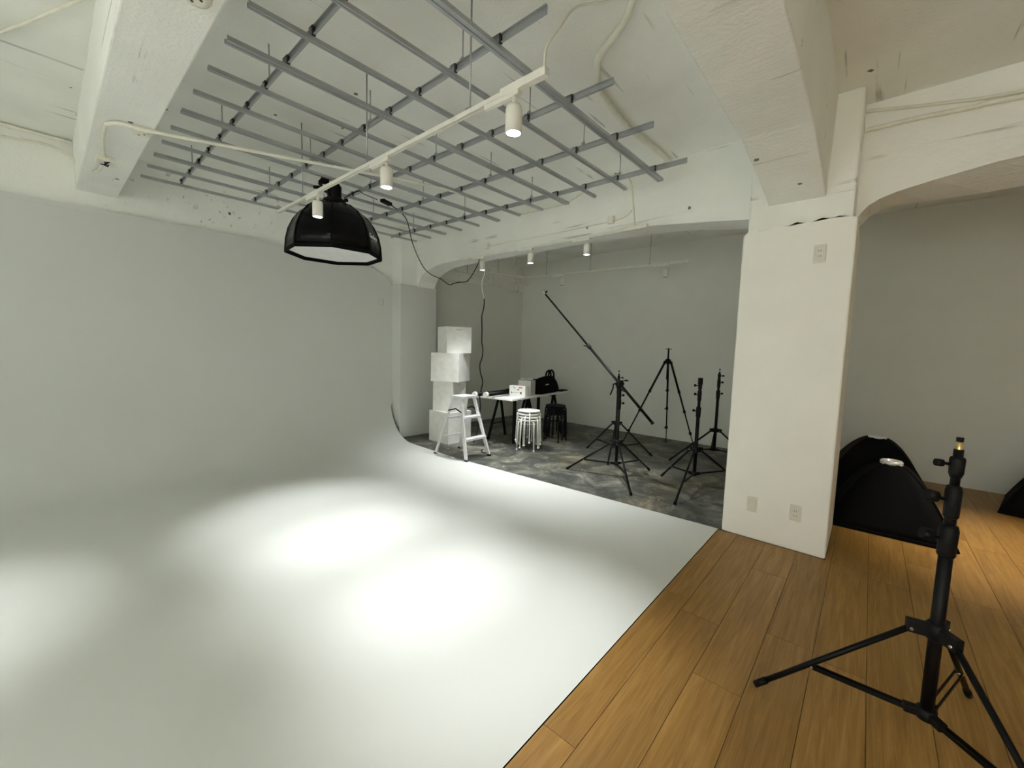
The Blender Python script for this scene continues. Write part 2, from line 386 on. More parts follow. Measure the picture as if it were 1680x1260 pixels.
# wood floor: every plank a piece
fl = MB().bx(-0.85, XR, YF, YB, -0.06, -0.006).build('floor', M['dark'], loc=(1.5, 1.5, 0)); struct(fl, 'oak plank floor along the edge of the white floor', 'floor')
rnd = random.Random(11); pcache = {}
xs = [-0.848, -0.703] + [-0.503 + 0.2*i for i in range(0, 24)]
xs = [x for x in xs if x <= XR]
for i in range(len(xs)-1):
    x0, x1 = xs[i]+0.0012, xs[i+1]-0.0012
    y = YF - rnd.uniform(0, 1.2)
    while y < YB:
        ya, yb = max(y, YF)+0.001, min(y+1.24, YB)-0.001
        y += 1.24
        pieces = [(x0, x1, ya, yb)]
        if x0 < -0.139 and yb > 3.64:                       # stop at the pillar
            pieces = []
            if ya < 3.64: pieces.append((x0, x1, ya, 3.639))
            if x1 > -0.137:
                pieces.append((-0.138, x1, max(ya, 3.64), yb))
            elif x0 > -0.5 and yb > 4.41: pieces.append((x0, x1, max(ya, 4.41), yb))
        for a, b2, c, d in pieces:
            if d - c < 0.03 or b2 - a < 0.01: continue
            key = (round(b2-a, 3), round(d-c, 3))
            if key in pcache:
                ob = bpy.data.objects.new('plank', pcache[key]); C.objects.link(ob)
            else:
                ob = MB().bx(-(b2-a)/2, (b2-a)/2, -(d-c)/2, (d-c)/2, -0.006, 0.0).build('plank', M['wood']); pcache[key] = ob.data
            ob.location = ((a+b2)/2 - 1.5, (c+d)/2 - 1.5, 0); ob.parent = fl

# ------------------------------------------------------------------ suspended steel grid
GZ = 2.955
grid = thing('ceiling_grid', 'suspended galvanised steel ceiling grid of bars and channels on threaded rods', 'ceiling grid', (-3.3, 2.2, GZ))
go = grid.location
def child(mb, name, mt, par, bevel=0.0):
    o = mb.build(name, mt, None, bevel); o.parent = par; o.location = -Vector(par.location); return o
far_x = [-1.007, -1.224, -1.439, -1.655, -1.870, -2.084, -2.300, -2.525, -2.740, -2.953, -3.165, -3.385]
near_x = [-1.040, -1.262, -1.484, -1.708, -1.930, -2.154, -2.374, -2.592, -2.812, -3.036, -3.262, -3.500]
def mbar(wd, ht=0.022, lip=0.008, th=0.0016):
    h = wd/2
    outer = [(-h+lip, ht), (-h, ht), (-h, 0), (-h*0.25, 0), (-h*0.2, 0.004), (h*0.2, 0.004), (h*0.25, 0), (h, 0), (h, ht), (h-lip, ht)]
    inner = [(h-lip, ht-th), (h-th, ht-th), (h-th, th), (h*0.25-th, th), (h*0.2-th, 0.004+th), (-h*0.2+th, 0.004+th), (-h*0.25+th, th), (-h+th, th), (-h+th, ht-th), (-h+lip, ht-th)]
    return outer + inner
ends = []
for i in range(12):
    wide = i % 3 == 0
    p0 = Vector((near_x[i]*1.51, 0.453*1.51, GZ)); p1 = Vector((far_x[i]*1.51, 2.425*1.51, GZ)); ends.append((p0, p1))
    child(MB().extr(mbar(0.05 if wide else 0.027), p0, p1), 'furring_bar', M['steel'], grid)
chan = [(0.960, 0.985), (1.59, 1.62), (2.235, 2.185), (2.815, 2.765), (3.49, 3.375)]
CZ = GZ + 0.026
def cprof(): # C channel, web upright, open towards the camera
    h, wd, th = 0.04, 0.014, 0.0018
    return [(-wd/2, 0), (wd/2, 0), (wd/2, h), (-wd/2, h), (-wd/2, h-th), (wd/2-th, h-th), (wd/2-th, th), (-wd/2, th)]
rod_x = [-1.88, -2.87, -3.88, -4.88]
for j, (ya, yb) in enumerate(chan):
    p0 = Vector((-5.33, yb, CZ)); p1 = Vector((-1.24, ya, CZ))
    child(MB().extr([(-a, b) for a, b in cprof()], p0, p1), 'channel', M['steel'], grid)
    cy = lambda x: yb + (ya-yb)*(x+5.33)/4.09
    for k, rx in enumerate(rod_x):
        x = rx + (0.02 if j % 2 else -0.03) + 0.02*j; y = cy(x)
        child(MB().cyl((x, y+0.022, CZ+0.05), (x, y+0.022, ZC), 0.0045, n=8), 'threaded_rod', M['steel'], grid)
        hb = MB(); hb.tube([(x, y+0.022, CZ+0.075), (x-0.012, y+0.016, CZ+0.07), (x-0.014, y+0.012, CZ+0.02), (x-0.010, y-0.012, CZ-0.006), (x+0.012, y-0.012, CZ-0.006), (x+0.014, y+0.012, CZ+0.03)], 0.003, n=6)
        hb.box((x, y+0.018, CZ+0.062), (0.022, 0.018, 0.006)); hb.cyl((x, y+0.022, CZ+0.066), (x, y+0.022, CZ+0.076), 0.009, n=6)
        child(hb, 'hanger', M['steel'], grid)
    for i, (a, b) in enumerate(ends):                 # sprung clips that hold each bar to the channel
        tt = (cy(-3) - a.y)/(b.y-a.y); x = a.x + (b.x-a.x)*tt; y = cy(x); wd = 0.05 if i % 3 == 0 else 0.027
        cb = MB(); cb.box((x+wd/2+0.004, y-0.001, CZ+0.019), (0.010, 0.018, 0.044)); cb.box((x, y, CZ+0.0415), (wd+0.014, 0.020, 0.002))
        child(cb, 'clip', M['clip'], grid)

# ------------------------------------------------------------------ track lighting
def head(loc, label, group, lit=True, rail_dir=(1,0,0), energy=None, col=None, size=1.0, adapter=0.22, spot=52, tilt=None):
    """loc = middle of the adapter's top, right under the rail"""
    t = thing('track_spotlight', label, 'spotlight', loc, 0, group)
    d = Vector(rail_dir).normalized()
    ad = MB().bar(Vector((0,0,-0.012)) - d*adapter*0.85, Vector((0,0,-0.012)) + d*adapter*0.15, 0.028, 0.024).build('adapter', M['fix'], t, 0.003)
    MB().cyl((0,0,-0.024), (0,0,-0.062), 0.011, n=14).build('stem', M['fix'], t)
    r = 0.039*size; h = 0.125*size; z0 = -0.058
    b = MB().lathe([(0.016, z0), (r*0.86, z0-0.006), (r, z0-0.022), (r, z0-h), (r*0.93, z0-h), (r*0.9, z0-h+0.012)], n=28).build('housing', M['fix'], t)
    MB().lathe([(r*0.90, z0-h+0.013), (r*0.90, z0-h+0.008)], n=24).build('lens', M['lamp'] if lit else M['off'], b)
    MB().lathe([(r*1.0, z0-h-0.002), (r*0.90, z0-h-0.002), (r*0.90, z0-h+0.006), (r*1.0, z0-h+0.006)], n=28, cap=False).build('rim', M['chrome'], b)
    if lit:
        L = bpy.data.lights.new('lamp', 'SPOT'); L.energy = energy or LAMP; L.color = col or LAMP_COL
        L.spot_size = math.radians(spot); L.spot_blend = 1.0; L.shadow_soft_size = 0.03
        lo = bpy.data.objects.new('lamp', L); C.objects.link(lo); lo.parent = t; lo.location = (0, 0, z0-h-0.006)
        if tilt:
            from mathutils import Euler
            E = Euler(tilt); lo.rotation_euler = tilt; lo.location = E.to_matrix() @ lo.location; b.rotation_euler = tilt
    return t
def rail(p0, p1, name_label, rods=(), cat='track rail', face_drop=0.0):
    t = thing('lighting_track', name_label, cat, p0)
    q0 = Vector((0,0,0)); q1 = Vector(p1) - Vector(p0); d = (q1-q0).normalized()
    hw, hh, g = 0.013, 0.011, 0.005
    MB().extr([(-hw,0), (-g,0), (-g,0.010), (g,0.010), (g,0), (hw,0), (hw,2*hh), (-hw,2*hh)], q0, q1).build('profile', M['fix'], t)
    MB().bar(q0 - d*0.006 + Vector((0,0,hh)), q0 + d*0.01 + Vector((0,0,hh)), 0.028, 0.024).build('end_cap', M['fix'], t, 0.002)
    MB().bar(q1 - d*min(0.26, q1.length*0.2) + Vector((0,0,hh+0.004)), q1 + d*0.006 + Vector((0,0,hh+0.004)), 0.034, 0.036).build('power_feed', M['fix'], t, 0.002)
    for x, y, zt in rods:
        a = Vector((x, y, 0)) - Vector((p0[0], p0[1], 0))
        MB().cyl(a + Vector((0,0,2*hh)), a + Vector((0,0,zt-p0[2])), 0.005, n=8).build('suspension_rod', M['steel'], t)
        MB().bar(a + Vector((-0.02,0,2*hh+0.004)), a + Vector((0.02,0,2*hh+0.004)), 0.03, 0.008).build('clamp', M['steel'], t)
    return t
TZ = 2.632
rail((-4.20, 1.492, TZ), (-1.155, 1.492, TZ), 'long white lighting track hung below the steel grid', [(-1.638, 1.492, ZC), (-2.645, 1.492, ZC), (-3.675, 1.492, ZC)])
for x, lab in ((-1.335, 'lit white track spotlight nearest the camera, below the steel grid'), (-2.405, 'lit white track spotlight in the middle of the long track'), (-3.395, 'lit white track spotlight in front of the octagonal softbox')):
    head((x, 1.492, TZ), lab, 'lit spotlights on the long track')
BZ = 2.66
rail((-4.45, 3.925, BZ), (-1.74, 3.925, BZ), 'white lighting track along the bottom edge of the cross beam')
for x, lab in ((-4.0, 'leftmost lit spotlight under the cross beam'), (-3.18, 'middle lit spotlight under the cross beam'), (-2.40, 'rightmost lit spotlight under the cross beam')):
    head((x, 3.925, BZ), lab, 'lit spotlights under the cross beam', size=0.95, energy=LAMP*0.75, spot=80)
# tracks in the back area, lamps off
rail((-5.10, 5.15, 2.75), (-4.95, 5.90, 2.75), 'short pale track near the left corner of the back area', [(-5.06, 5.35, ZC)])
rail((-4.93, 5.92, 2.75), (-2.06, 6.13, 2.75), 'long pale track hung across the back area', [(-4.45, 5.955, ZC), (-3.6, 6.017, ZC), (-2.62, 6.088, ZC)])
rail((-5.48, 4.58, 2.74), (-5.46, 6.66, 2.74), 'grey track along the shaded end wall', [(-5.475, 5.0, ZC), (-5.465, 6.3, ZC)])
head((-2.38, 6.107, 2.75), 'unlit white spotlight on the right of the back track', 'unlit spotlights in the back area', lit=False, rail_dir=(1,0.07,0))
head((-4.13, 5.98, 2.75), 'unlit white spotlight above the tip of the boom arm', 'unlit spotlights in the back area', lit=False, rail_dir=(1,0.07,0))
head((-5.465, 6.35, 2.74), 'unlit spotlight on the end wall track', 'unlit spotlights in the back area', lit=False, rail_dir=(0,1,0), size=0.7)
# unseen camera-side tracks; all but the far left head added for overall brightness
rail((-4.6, -0.75, TZ), (-1.0, -0.75, TZ), 'long white lighting track on the camera side of the studio', [(-4.2, -0.75, ZC), (-1.6, -0.75, ZC)])
for x, e, lab in ((-3.3, 0.8, 'lit white spotlight on the camera side track, far left'), (-1.3, 0.12, 'added unseen spotlight on the camera side track, right')):
    head((x, -0.75, TZ), lab, 'lit spotlights on the camera side track', energy=LAMP*e)
rail((-4.6, -1.9, TZ), (2.9, -1.9, TZ), 'added unseen track carrying the fill lamps behind the camera', [(-4.2, -1.9, ZC), (-1.6, -1.9, ZC), (1.6, -1.9, ZC)])
for x, e, c, lab in ((-4.2, 0.15, LAMP_COL, 'added unseen fill lamp behind the camera, outermost'), (-2.7, 0.5, LAMP_COL, 'added unseen fill lamp behind the camera, second'), (-1.2, 1.35, LAMP_COL, 'added unseen fill lamp behind the camera, third'),
                     (0.3, 1.7, MID_COL, 'added unseen fill lamp behind the camera, fourth'), (1.8, 0.7, MID_COL, 'added unseen fill lamp behind the camera, innermost')):
    head((x, -1.9, TZ), lab, 'added fill lamps behind the camera', energy=FILL*e, spot=100, tilt=(-0.95, 0, 0), col=c)  # added to bounce light off the camera-side wall into the room
rail((1.12, 4.5, TZ), (1.12, 6.4, TZ), 'unseen white lighting track in the wood floor bay', [(1.12, 4.8, ZC), (1.12, 6.2, ZC)])  # unseen track and lamp, placed for the warm pool and overall brightness
head((1.12, 4.75, TZ), 'unseen lit warm spotlight above the wood floor bay', 'warm spotlights above the wood floor', rail_dir=(0,1,0), col=WARM_COL, energy=LAMP*1.3, spot=62)

# ------------------------------------------------------------------ hanging octagonal softbox
sb = thing('octagonal_softbox', 'black octagonal softbox with white front hanging from the steel grid', 'softbox', (-3.90, 1.87, 2.295))
A0 = math.radians(-119)
profb = [(0.085, 0.475), (0.12, 0.455), (0.20, 0.425), (0.285, 0.365), (0.35, 0.285), (0.392, 0.195), (0.414, 0.10), (0.422, 0.0)]
def octa(prof, rot):
    mb = MB(); k = len(prof); sub = 3; ring = 8*sub; vs = []
    for r, z in prof:
        for i in range(8):
            a0 = rot + PI/4*i; a1 = a0 + PI/4
            for s in range(sub):
                f = s/sub; p = Vector((r*math.cos(a0), r*math.sin(a0), 0)).lerp(Vector((r*math.cos(a1), r*math.sin(a1), 0)), f)
                sag = -0.010*math.sin(PI*f)*(r/0.42)
                q = p*(1 + sag/max(r, 0.05)); vs.append((q.x, q.y, z))
    fs = [(j*ring+i, j*ring+(i+1) % ring, (j+1)*ring+(i+1) % ring, (j+1)*ring+i) for j in range(k-1) for i in range(ring)]
    return mb.add(vs, fs, True)
sh = octa(profb, A0).build('fabric_shell', M['satin'], sb, solid=0.004)
for i in range(8):
    a = A0 + PI/4*i
    MB().tube([(r*math.cos(a)*1.004, r*math.sin(a)*1.004, z) for r, z in profb], 0.0035, n=6).build('seam', M['fabric'], sh)
rimp = [((0.424)*math.cos(A0+PI/4*i), 0.424*math.sin(A0+PI/4*i), -0.01) for i in range(9)]
mb = MB()
for a, b in zip(rimp[:-1], rimp[1:]): mb.bar(a, b, 0.006, 0.034)
mb.build('front_lip', M['fabric'], sb)
mb = MB(); rd = 0.405
vs = [(rd*math.cos(A0+PI/4*i), rd*math.sin(A0+PI/4*i), 0.004) for i in range(8)] + [(0, 0, 0.012)]
mb.add(vs, [(i, (i+1) % 8, 8) for i in range(8)]).build('front_diffuser', M['diff'], sb)
MB().lathe([(0.088, 0.455), (0.10, 0.462), (0.10, 0.49), (0.088, 0.497), (0.07, 0.497)], n=28).build('speed_ring', M['blackp'], sb)
fh = MB().cyl((0,0,0.49), (0,0,0.62), 0.062, n=24).build('flash_head', M['blackp'], sb, 0.004)
MB().cyl((0,0,0.62), (0,0,0.635), 0.05, n=24).build('rear_panel', M['black'], fh)
MB().tube([(0.03,-0.05,0.63), (0.035,-0.075,0.60), (0.035,-0.075,0.54), (0.03,-0.05,0.51)], 0.007).build('handle', M['black'], fh)
br = MB().bar((-0.05,-0.05,0.56), (-0.10,-0.09,0.64), 0.05, 0.02).bar((-0.10,-0.09,0.64), (-0.07,-0.06,0.69), 0.05, 0.025).build('tilt_bracket', M['black'], sb, 0.003)
MB().cyl((-0.085,-0.10,0.60), (-0.125,-0.135,0.60), 0.015, n=12).build('knob', M['blackp'], br)
MB().box((-0.06,-0.05,0.69), (0.085,0.06,0.03)).box((-0.06,-0.05,0.66), (0.03,0.05,0.05)).build('grid_clamp', M['black'], sb, 0.004)
MB().cyl((0.09,0.02,0.475), (0.14,0.04,0.475), 0.007, n=8).cyl((0.13,0.036,0.475), (0.155,0.046,0.475), 0.015, n=12).build('lock_screw', M['blackp'], sb)
# maker's name on the panel that faces the pillar
def lettering(text, size, parent, mt, matrix, name='lettering'):
    cu = bpy.data.curves.new(name, 'FONT'); cu.body = text; cu.size = size; cu.align_x = 'CENTER'; cu.align_y = 'CENTER'; cu.extrude = 0.0006; cu.offset = size*0.025
    tmp = bpy.data.objects.new(name, cu); C.objects.link(tmp)
    bpy.context.view_layer.update()
    me = bpy.data.meshes.new_from_object(tmp.evaluated_get(bpy.context.evaluated_depsgraph_get()))
    bpy.data.objects.remove(tmp)
    me.materials.clear(); me.materials.append(mt)
    o = bpy.data.objects.new(name, me); C.objects.link(o); o.parent = parent; o.matrix_local = matrix; return o
ang = A0 + PI/4*3.5
apo = math.cos(PI/8)
r1, z1 = 0.4165*apo-0.002, 0.10; r0, z0 = 0.395*apo, 0.195
nrm = Vector((math.cos(ang), math.sin(ang), 0)); side = Vector((-math.sin(ang), math.cos(ang), 0))
up = (nrm*(r0-r1) + Vector((0,0,z0-z1))).normalized(); out = side.cross(up).normalized()
ctr = nrm*((r0+r1)/2 - 0.004) + Vector((0,0,(z0+z1)/2)) + out*0.014 - side*0.035
Mx = Matrix(((side.x, up.x, out.x, ctr.x), (side.y, up.y, out.y, ctr.y), (side.z, up.z, out.z, ctr.z), (0,0,0,1)))
lettering('Godox', 0.062, sb, M['letter'], Mx)
c2 = ctr - up*0.038
Mx2 = Mx.copy(); Mx2.translation = c2
ul = MB().box((0,0,0), (0.12,0.004,0.0012)).build('underline', M['letter'], sb); ul.matrix_local = Mx2
# cables of the softbox
tag(MB().tube(curve_pts([(-3.77,1.90,2.79), (-3.80,2.05,2.90), (-3.95,2.2,2.95), (-4.05,2.40,2.975)], 6), 0.004).build('cable', M['blackp'], loc=(-3.8,2.0,2.8)), 'thin black cable from the softbox up to the black adapter', 'cable')
t = thing('power_adapter', 'black power adapter lying on the steel grid beside the softbox', 'adapter', (-4.10, 2.54, 2.995))
MB().box((0,0,0), (0.055,0.14,0.034), 0.35).build('case', M['blackp'], t, 0.006)
MB().tube([(-0.025,0.062,0), (-0.03,0.085,0), (-0.035,0.10,-0.004)], 0.006).build('cable_stub', M['blackp'], t)
tag(MB().tube(curve_pts([(-4.135,2.64,2.99), (-4.27,2.86,2.985), (-4.34,2.98,2.93), (-4.75,3.35,2.80), (-5.0,3.70,2.60), (-4.98,3.85,2.50), (-4.80,3.87,2.43), (-4.62,3.87,2.335), (-4.50,3.87,2.345), (-4.40,3.87,2.35), (-4.22,3.87,2.36), (-4.08,3.90,2.54), (-4.06,3.925,2.64)], 6), 0.0055).build('cable', M['blackp'], loc=(-4.5,3.5,2.6)),
    'black cable drooping from the steel grid to the cross beam', 'cable')

# ------------------------------------------------------------------ conduits, boxes, wall plates
def pipe(name, pts, r, label, cat='conduit', n=6, mt='pipe'):
    o = MB().tube(curve_pts(pts, n), r, 10).build(name, M[mt], loc=pts[0]); return tag(o, label, cat)
pipe('conduit', [(-3.80,0.335,2.805), (-3.70,0.39,2.80), (-3.66,0.54,2.80), (-3.53,1.03,2.83), (-3.27,2.06,2.90), (-3.18,2.83,2.97), (-3.28,3.45,3.03), (-3.36,3.92,3.09)], 0.012, 'ivory conduit crossing below the steel grid to the cross beam')
pipe('conduit', [(-3.80,0.335,2.80), (-4.05,0.34,2.80), (-4.30,0.36,2.80), (-4.44,0.38,2.80)], 0.010, 'short ivory conduit on the upper left beam')
pipe('conduit', [(-1.03,2.03,3.225), (-1.17,2.173,3.225), (-1.364,2.287,3.22), (-1.425,2.36,3.22), (-1.52,2.53,3.22), (-1.56,2.77,3.22), (-1.59,3.2,3.22), (-1.56,3.6,3.22), (-1.54,3.93,3.21)], 0.020, 'thick ivory conduit bending across the ceiling near the right beam')
pipe('cable', [(-1.165,1.492,2.665), (-1.20,1.55,2.80), (-1.27,1.74,3.02), (-1.26,1.86,3.18), (-1.15,1.98,3.225), (-1.05,2.0,3.23)], 0.006, 'white cable feeding the end of the long track', 'cable')
pipe('conduit', [(-1.75,1.25,3.235), (-1.5,1.55,3.235), (-1.3,1.8,3.235), (-1.05,2.02,3.235)], 0.012, 'straight ivory conduit on the ceiling above the track end')
pipe('cable', [(-3.36,3.935,3.09), (-2.95,3.938,3.08), (-2.70,3.938,3.09), (-2.45,3.938,3.17), (-2.25,3.938,3.225), (-2.08,3.938,3.23), (-1.95,3.938,3.16), (-1.905,3.938,2.94), (-1.885,3.938,2.80), (-1.87,3.935,2.69)], 0.008, 'ivory cable looping down the face of the cross beam', 'cable')
pipe('conduit', [(-3.9,3.937,2.785), (-3.0,3.937,2.782), (-2.3,3.937,2.786), (-2.0,3.938,2.80), (-1.91,3.938,2.86)], 0.006, 'thin conduit along the lower face of the cross beam', n=3)
pipe('conduit', [(-0.16,3.925,3.195), (0.23,3.925,3.115), (0.56,3.925,3.066), (1.6,3.93,2.98)], 0.010, 'upper ivory cable on the beam over the wood floor bay')
pipe('conduit', [(-0.16,3.925,3.065), (0.1,3.925,3.062), (0.35,3.925,3.045), (0.56,3.925,3.036), (1.6,3.93,2.95)], 0.014, 'lower ivory cable on the beam over the wood floor bay')
pipe('cable', [(-5.715,-0.6,3.14), (-5.715,-0.15,3.13), (-5.715,0.09,3.155), (-5.70,0.22,3.12), (-5.40,0.30,2.96), (-4.9,0.36,2.80), (-4.60,0.38,2.79)], 0.010, 'white cable crossing to the junction box on the upper left beam', 'cable')
pipe('conduit', [(-5.71,-1.5,3.225), (-5.71,-0.1,3.228), (-5.71,0.27,3.228)], 0.014, 'ivory conduit in the ceiling corner at the far upper left')
pipe('conduit', [(-5.1,-0.9,3.235), (-4.5,-0.3,3.235), (-3.2,0.27,3.235)], 0.008, 'faint ivory conduit running over the upper left ceiling')
t = thing('junction_box', 'square open junction box with wires on the upper left beam', 'junction box', (-4.53, 0.385, 2.82))
MB().box((0,0,-0.02), (0.12,0.10,0.04)).build('case', M['pipe'], t, 0.005)
for k in range(3): MB().tube(curve_pts([(-0.05+0.01*k,-0.02+0.02*k,-0.042), (-0.01,0.01*k-0.01,-0.055-0.004*k), (0.045-0.01*k,0.02-0.012*k,-0.042)], 4), 0.004).build('wire', M['blackp'], t)
for x, y, lab in ((-3.765, 0.502, 'round ivory ceiling box beside the crossing conduit'), (-2.135, 0.47, 'round ivory ceiling box on the beam at the top border')):
    t = thing('ceiling_box', lab, 'junction box', (x, y, 2.82), 0, 'round boxes on the upper left beam')
    MB().lathe([(0.05,0), (0.05,-0.012), (0.044,-0.022), (0.03,-0.024)], n=24).build('cover', M['pipe'], t)
    MB().cyl((0.015,0.012,-0.023), (0.015,0.012,-0.026), 0.006, n=8).cyl((-0.015,-0.012,-0.023), (-0.015,-0.012,-0.026), 0.006, n=8).build('screw', M['plated'], t)
for x, z, lab in ((-2.13, 2.80, 'small ivory junction box on the right half of the cross beam'), (-3.93, 2.79, 'small ivory junction box on the left half of the cross beam')):
    t = thing('junction_box', lab, 'junction box', (x, 3.95, z), 0, 'junction boxes on the cross beam')
    MB().bx(-0.035,0.035,-0.045,0,-0.035,0.035).build('case', M['pipe'], t, 0.006); MB().bx(-0.03,0.03,-0.049,-0.045,-0.03,0.03).build('lid', M['fix'], t)
def plate(x, z, label, sockets):
    t = thing('wall_plate', label, 'outlet', (x, 3.64, z), 0, 'plates on the square pillar')
    MB().bx(-0.035,0.035,-0.008,0,-0.06,0.06).build('cover', M['plate'], t, 0.003)
    MB().bx(-0.022,0.022,-0.0095,-0.007,-0.042,0.042).build('insert', M['plate'], t, 0.0015)
    if sockets:
        for zz in (-0.018, 0.018):
            for xx in (-0.007, 0.007): MB().bx(xx-0.0014,xx+0.0014,-0.0105,-0.009,zz-0.006,zz+0.006).build('slot', M['plated'], t)
plate(-0.330, 2.178, 'socket plate high up on the square pillar', True)
plate(-0.335, 0.289, 'socket plate low on the square pillar near its corner', True)
plate(-0.619, 0.280, 'blank plate low on the square pillar', False)
t = thing('slot_plate', 'small dark slot plate on the cyclorama wall near the far pillar', 'wall plate', (XW, 3.44, 2.10))
MB().bx(0.0,0.012,-0.05,0.03,-0.06,0.06).build('cover', M['cyc'], t, 0.006); MB().bx(0.012,0.016,0.012,0.026,-0.05,0.05).build('gap', M['card'], t)
# white bracket with hook under the cross beam
t = thing('outlet_pole', 'white outlet block hanging behind the cross beam near the pillar', 'outlet', (-1.42, 4.55, ZC))
MB().cyl((0,0,0), (0,0,-0.42), 0.012, n=10).build('stem', M['pipe'], t)
bl = MB().box((0,0,-0.47), (0.07,0.07,0.10)).build('block', M['fix'], t, 0.006)
MB().box((0,0,-0.5225), (0.04,0.015,0.006)).build('slot', M['plated'], bl)
pipe('conduit', [(-1.42,4.58,3.2), (-1.25,4.9,3.05), (-1.1,5.3,2.97), (-0.98,5.6,2.98)], 0.010, 'grey-white conduit sloping behind the cross beam near the pillar')
pipe('conduit', [(-4.95,4.6,3.0), (-3.6,4.62,3.0), (-2.2,4.62,3.01), (-1.46,4.55,3.02)], 0.012, 'white pipe running behind the cross beam', n=3)
rail((-4.4,4.42,2.82), (-1.80,4.42,2.82), 'white track behind the cross beam', [(-4.2,4.42,ZC), (-2.0,4.42,ZC)])
# wavy cable hanging into the back area
pts = [(-4.15,4.09,2.71)]
for k in range(1, 23):
    z = 2.62 - k*0.119; f_ = min(1, max(0, (k-3)/4)); pts.append((-4.16 - 0.20*f_ + 0.018*math.sin(k*1.9) + (0.10*(k-17)/5 if k > 17 else 0)*-1, 4.11 + 0.19*f_ + 0.02*math.cos(k*1.3), max(z, 0.01)))
t = thing('hanging_cable', 'kinked cable hanging from the cross beam behind the poles', 'cable', pts[0])
o1 = MB().tube([Vector(p)-Vector(pts[0]) for p in curve_pts(pts[:5], 4)], 0.007, 6).build('white_section', M['pipe'], t)
o2 = MB().tube([Vector(p)-Vector(pts[0]) for p in curve_pts(pts[4:], 4)], 0.0085, 6).build('black_section', M['blackp'], t)
tag(MB().tube(curve_pts([(-4.05,4.05,0.012), (-4.02,4.0,0.008), (-3.93,3.95,0.008), (-3.92,4.05,0.008), (-4.1,4.2,0.008), (-4.3,4.3,0.008)], 5), 0.007, 6).build('floor_cable', M['blackp'], loc=(-4.05,4.05,0)), 'black cable end lying on the dark floor behind the ladder', 'cable')

# ------------------------------------------------------------------ stacked white cubes
def cube_stack():
    # z0, size(x,y,h), centre, rotation
    data = [(0.0, 0.457, 0.475, (-4.85, 4.13), 0.0, 'largest white display cube, bottom of the stack'),
            (0.475, 0.36, 0.455, (-4.863, 4.117), math.radians(16), 'white display cube second from the floor in the stack'),
            (0.93, 0.448, 0.43, (-4.85, 4.125), math.radians(26), 'white display cube second from the top of the stack'),
            (1.36, 0.395, 0.39, (-4.822, 4.165), math.radians(-19), 'top white display cube of the stack')]
    for z, s, h, c, rz, lab in data:
        t = thing('display_cube', lab, 'cube', (c[0], c[1], z), rz, 'stacked white cubes')
        MB().bx(-s/2, s/2, -s/2, s/2, 0, h).build('body', M['white'], t, 0.004)
        for sx in (-1, 1): MB().bx(sx*s/2-0.0005, sx*s/2+0.0012, -0.05, 0.05, h-0.052, h-0.034).build('handle_slot', M['plate'], t)
cube_stack()

# ------------------------------------------------------------------ step ladder
t = thing('step_ladder', 'small folding aluminium step ladder on the edge of the white floor', 'ladder', (-4.08, 3.69, 0), math.radians(2))
HT = 0.80
ft = [(0.30, -0.215, 0), (0.30, 0.215, 0)]; fT = [(0.09, -0.12, HT-0.02), (0.09, 0.12, HT-0.02)]
rt = [(-0.28, -0.225, 0), (-0.28, 0.225, 0)]; rT = [(-0.05, -0.13, HT-0.03), (-0.05, 0.13, HT-0.03)]
def ontl(a, b, z): a = Vector(a); b = Vector(b); return a + (b-a)*(z/b.z)
for a, b in zip(ft, fT):
    rl = MB().bar(a, b, 0.024, 0.045, up=(1,0,0.2)).build('front_rail', M['alu'], t, 0.002)
    MB().box((a[0], a[1], 0.012), (0.05, 0.03, 0.024)).build('foot', M['blackp'], rl)
for a, b in zip(rt, rT):
    rl = MB().bar(a, b, 0.022, 0.036, up=(1,0,0.2)).build('rear_rail', M['alu'], t, 0.002)
    MB().box((a[0], a[1], 0.012), (0.04, 0.028, 0.024)).build('foot', M['blackp'], rl)
for z in (0.26, 0.535):
    p = ontl(ft[0], fT[0], z); q = ontl(ft[1], fT[1], z)
    mb = MB().box(((p.x+q.x)/2-0.005, (p.y+q.y)/2, z), (0.10, abs(q.y-p.y)-0.01, 0.028))
    for k in range(4): mb.box((p.x-0.04+k*0.023, (p.y+q.y)/2, z+0.0155), (0.006, abs(q.y-p.y)-0.012, 0.003))
    mb.build('tread', M['alu'], t, 0.002)
for z in (0.24, 0.50):
    p = ontl(rt[0], rT[0], z); q = ontl(rt[1], rT[1], z)
    MB().bar(p, q, 0.03, 0.022).build('rear_bar', M['alu'], t, 0.002)
mb = MB().box((0.02, 0, HT-0.005), (0.22, 0.27, 0.03))
for k in range(8): mb.box((-0.075+k*0.027, 0, HT+0.0105), (0.010, 0.255, 0.003))
mb.build('platform', M['alu'], t, 0.004)
for s in (-1, 1):
    MB().bar(ontl(ft[0], fT[0], 0.60)*1 if False else Vector((0.14, s*0.15, 0.60)), Vector((0.03, s*0.155, 0.645)), 0.006, 0.016).bar(Vector((0.03, s*0.155, 0.645)), Vector((-0.10, s*0.165, 0.61)), 0.006, 0.016).build('spreader', M['black'], t)

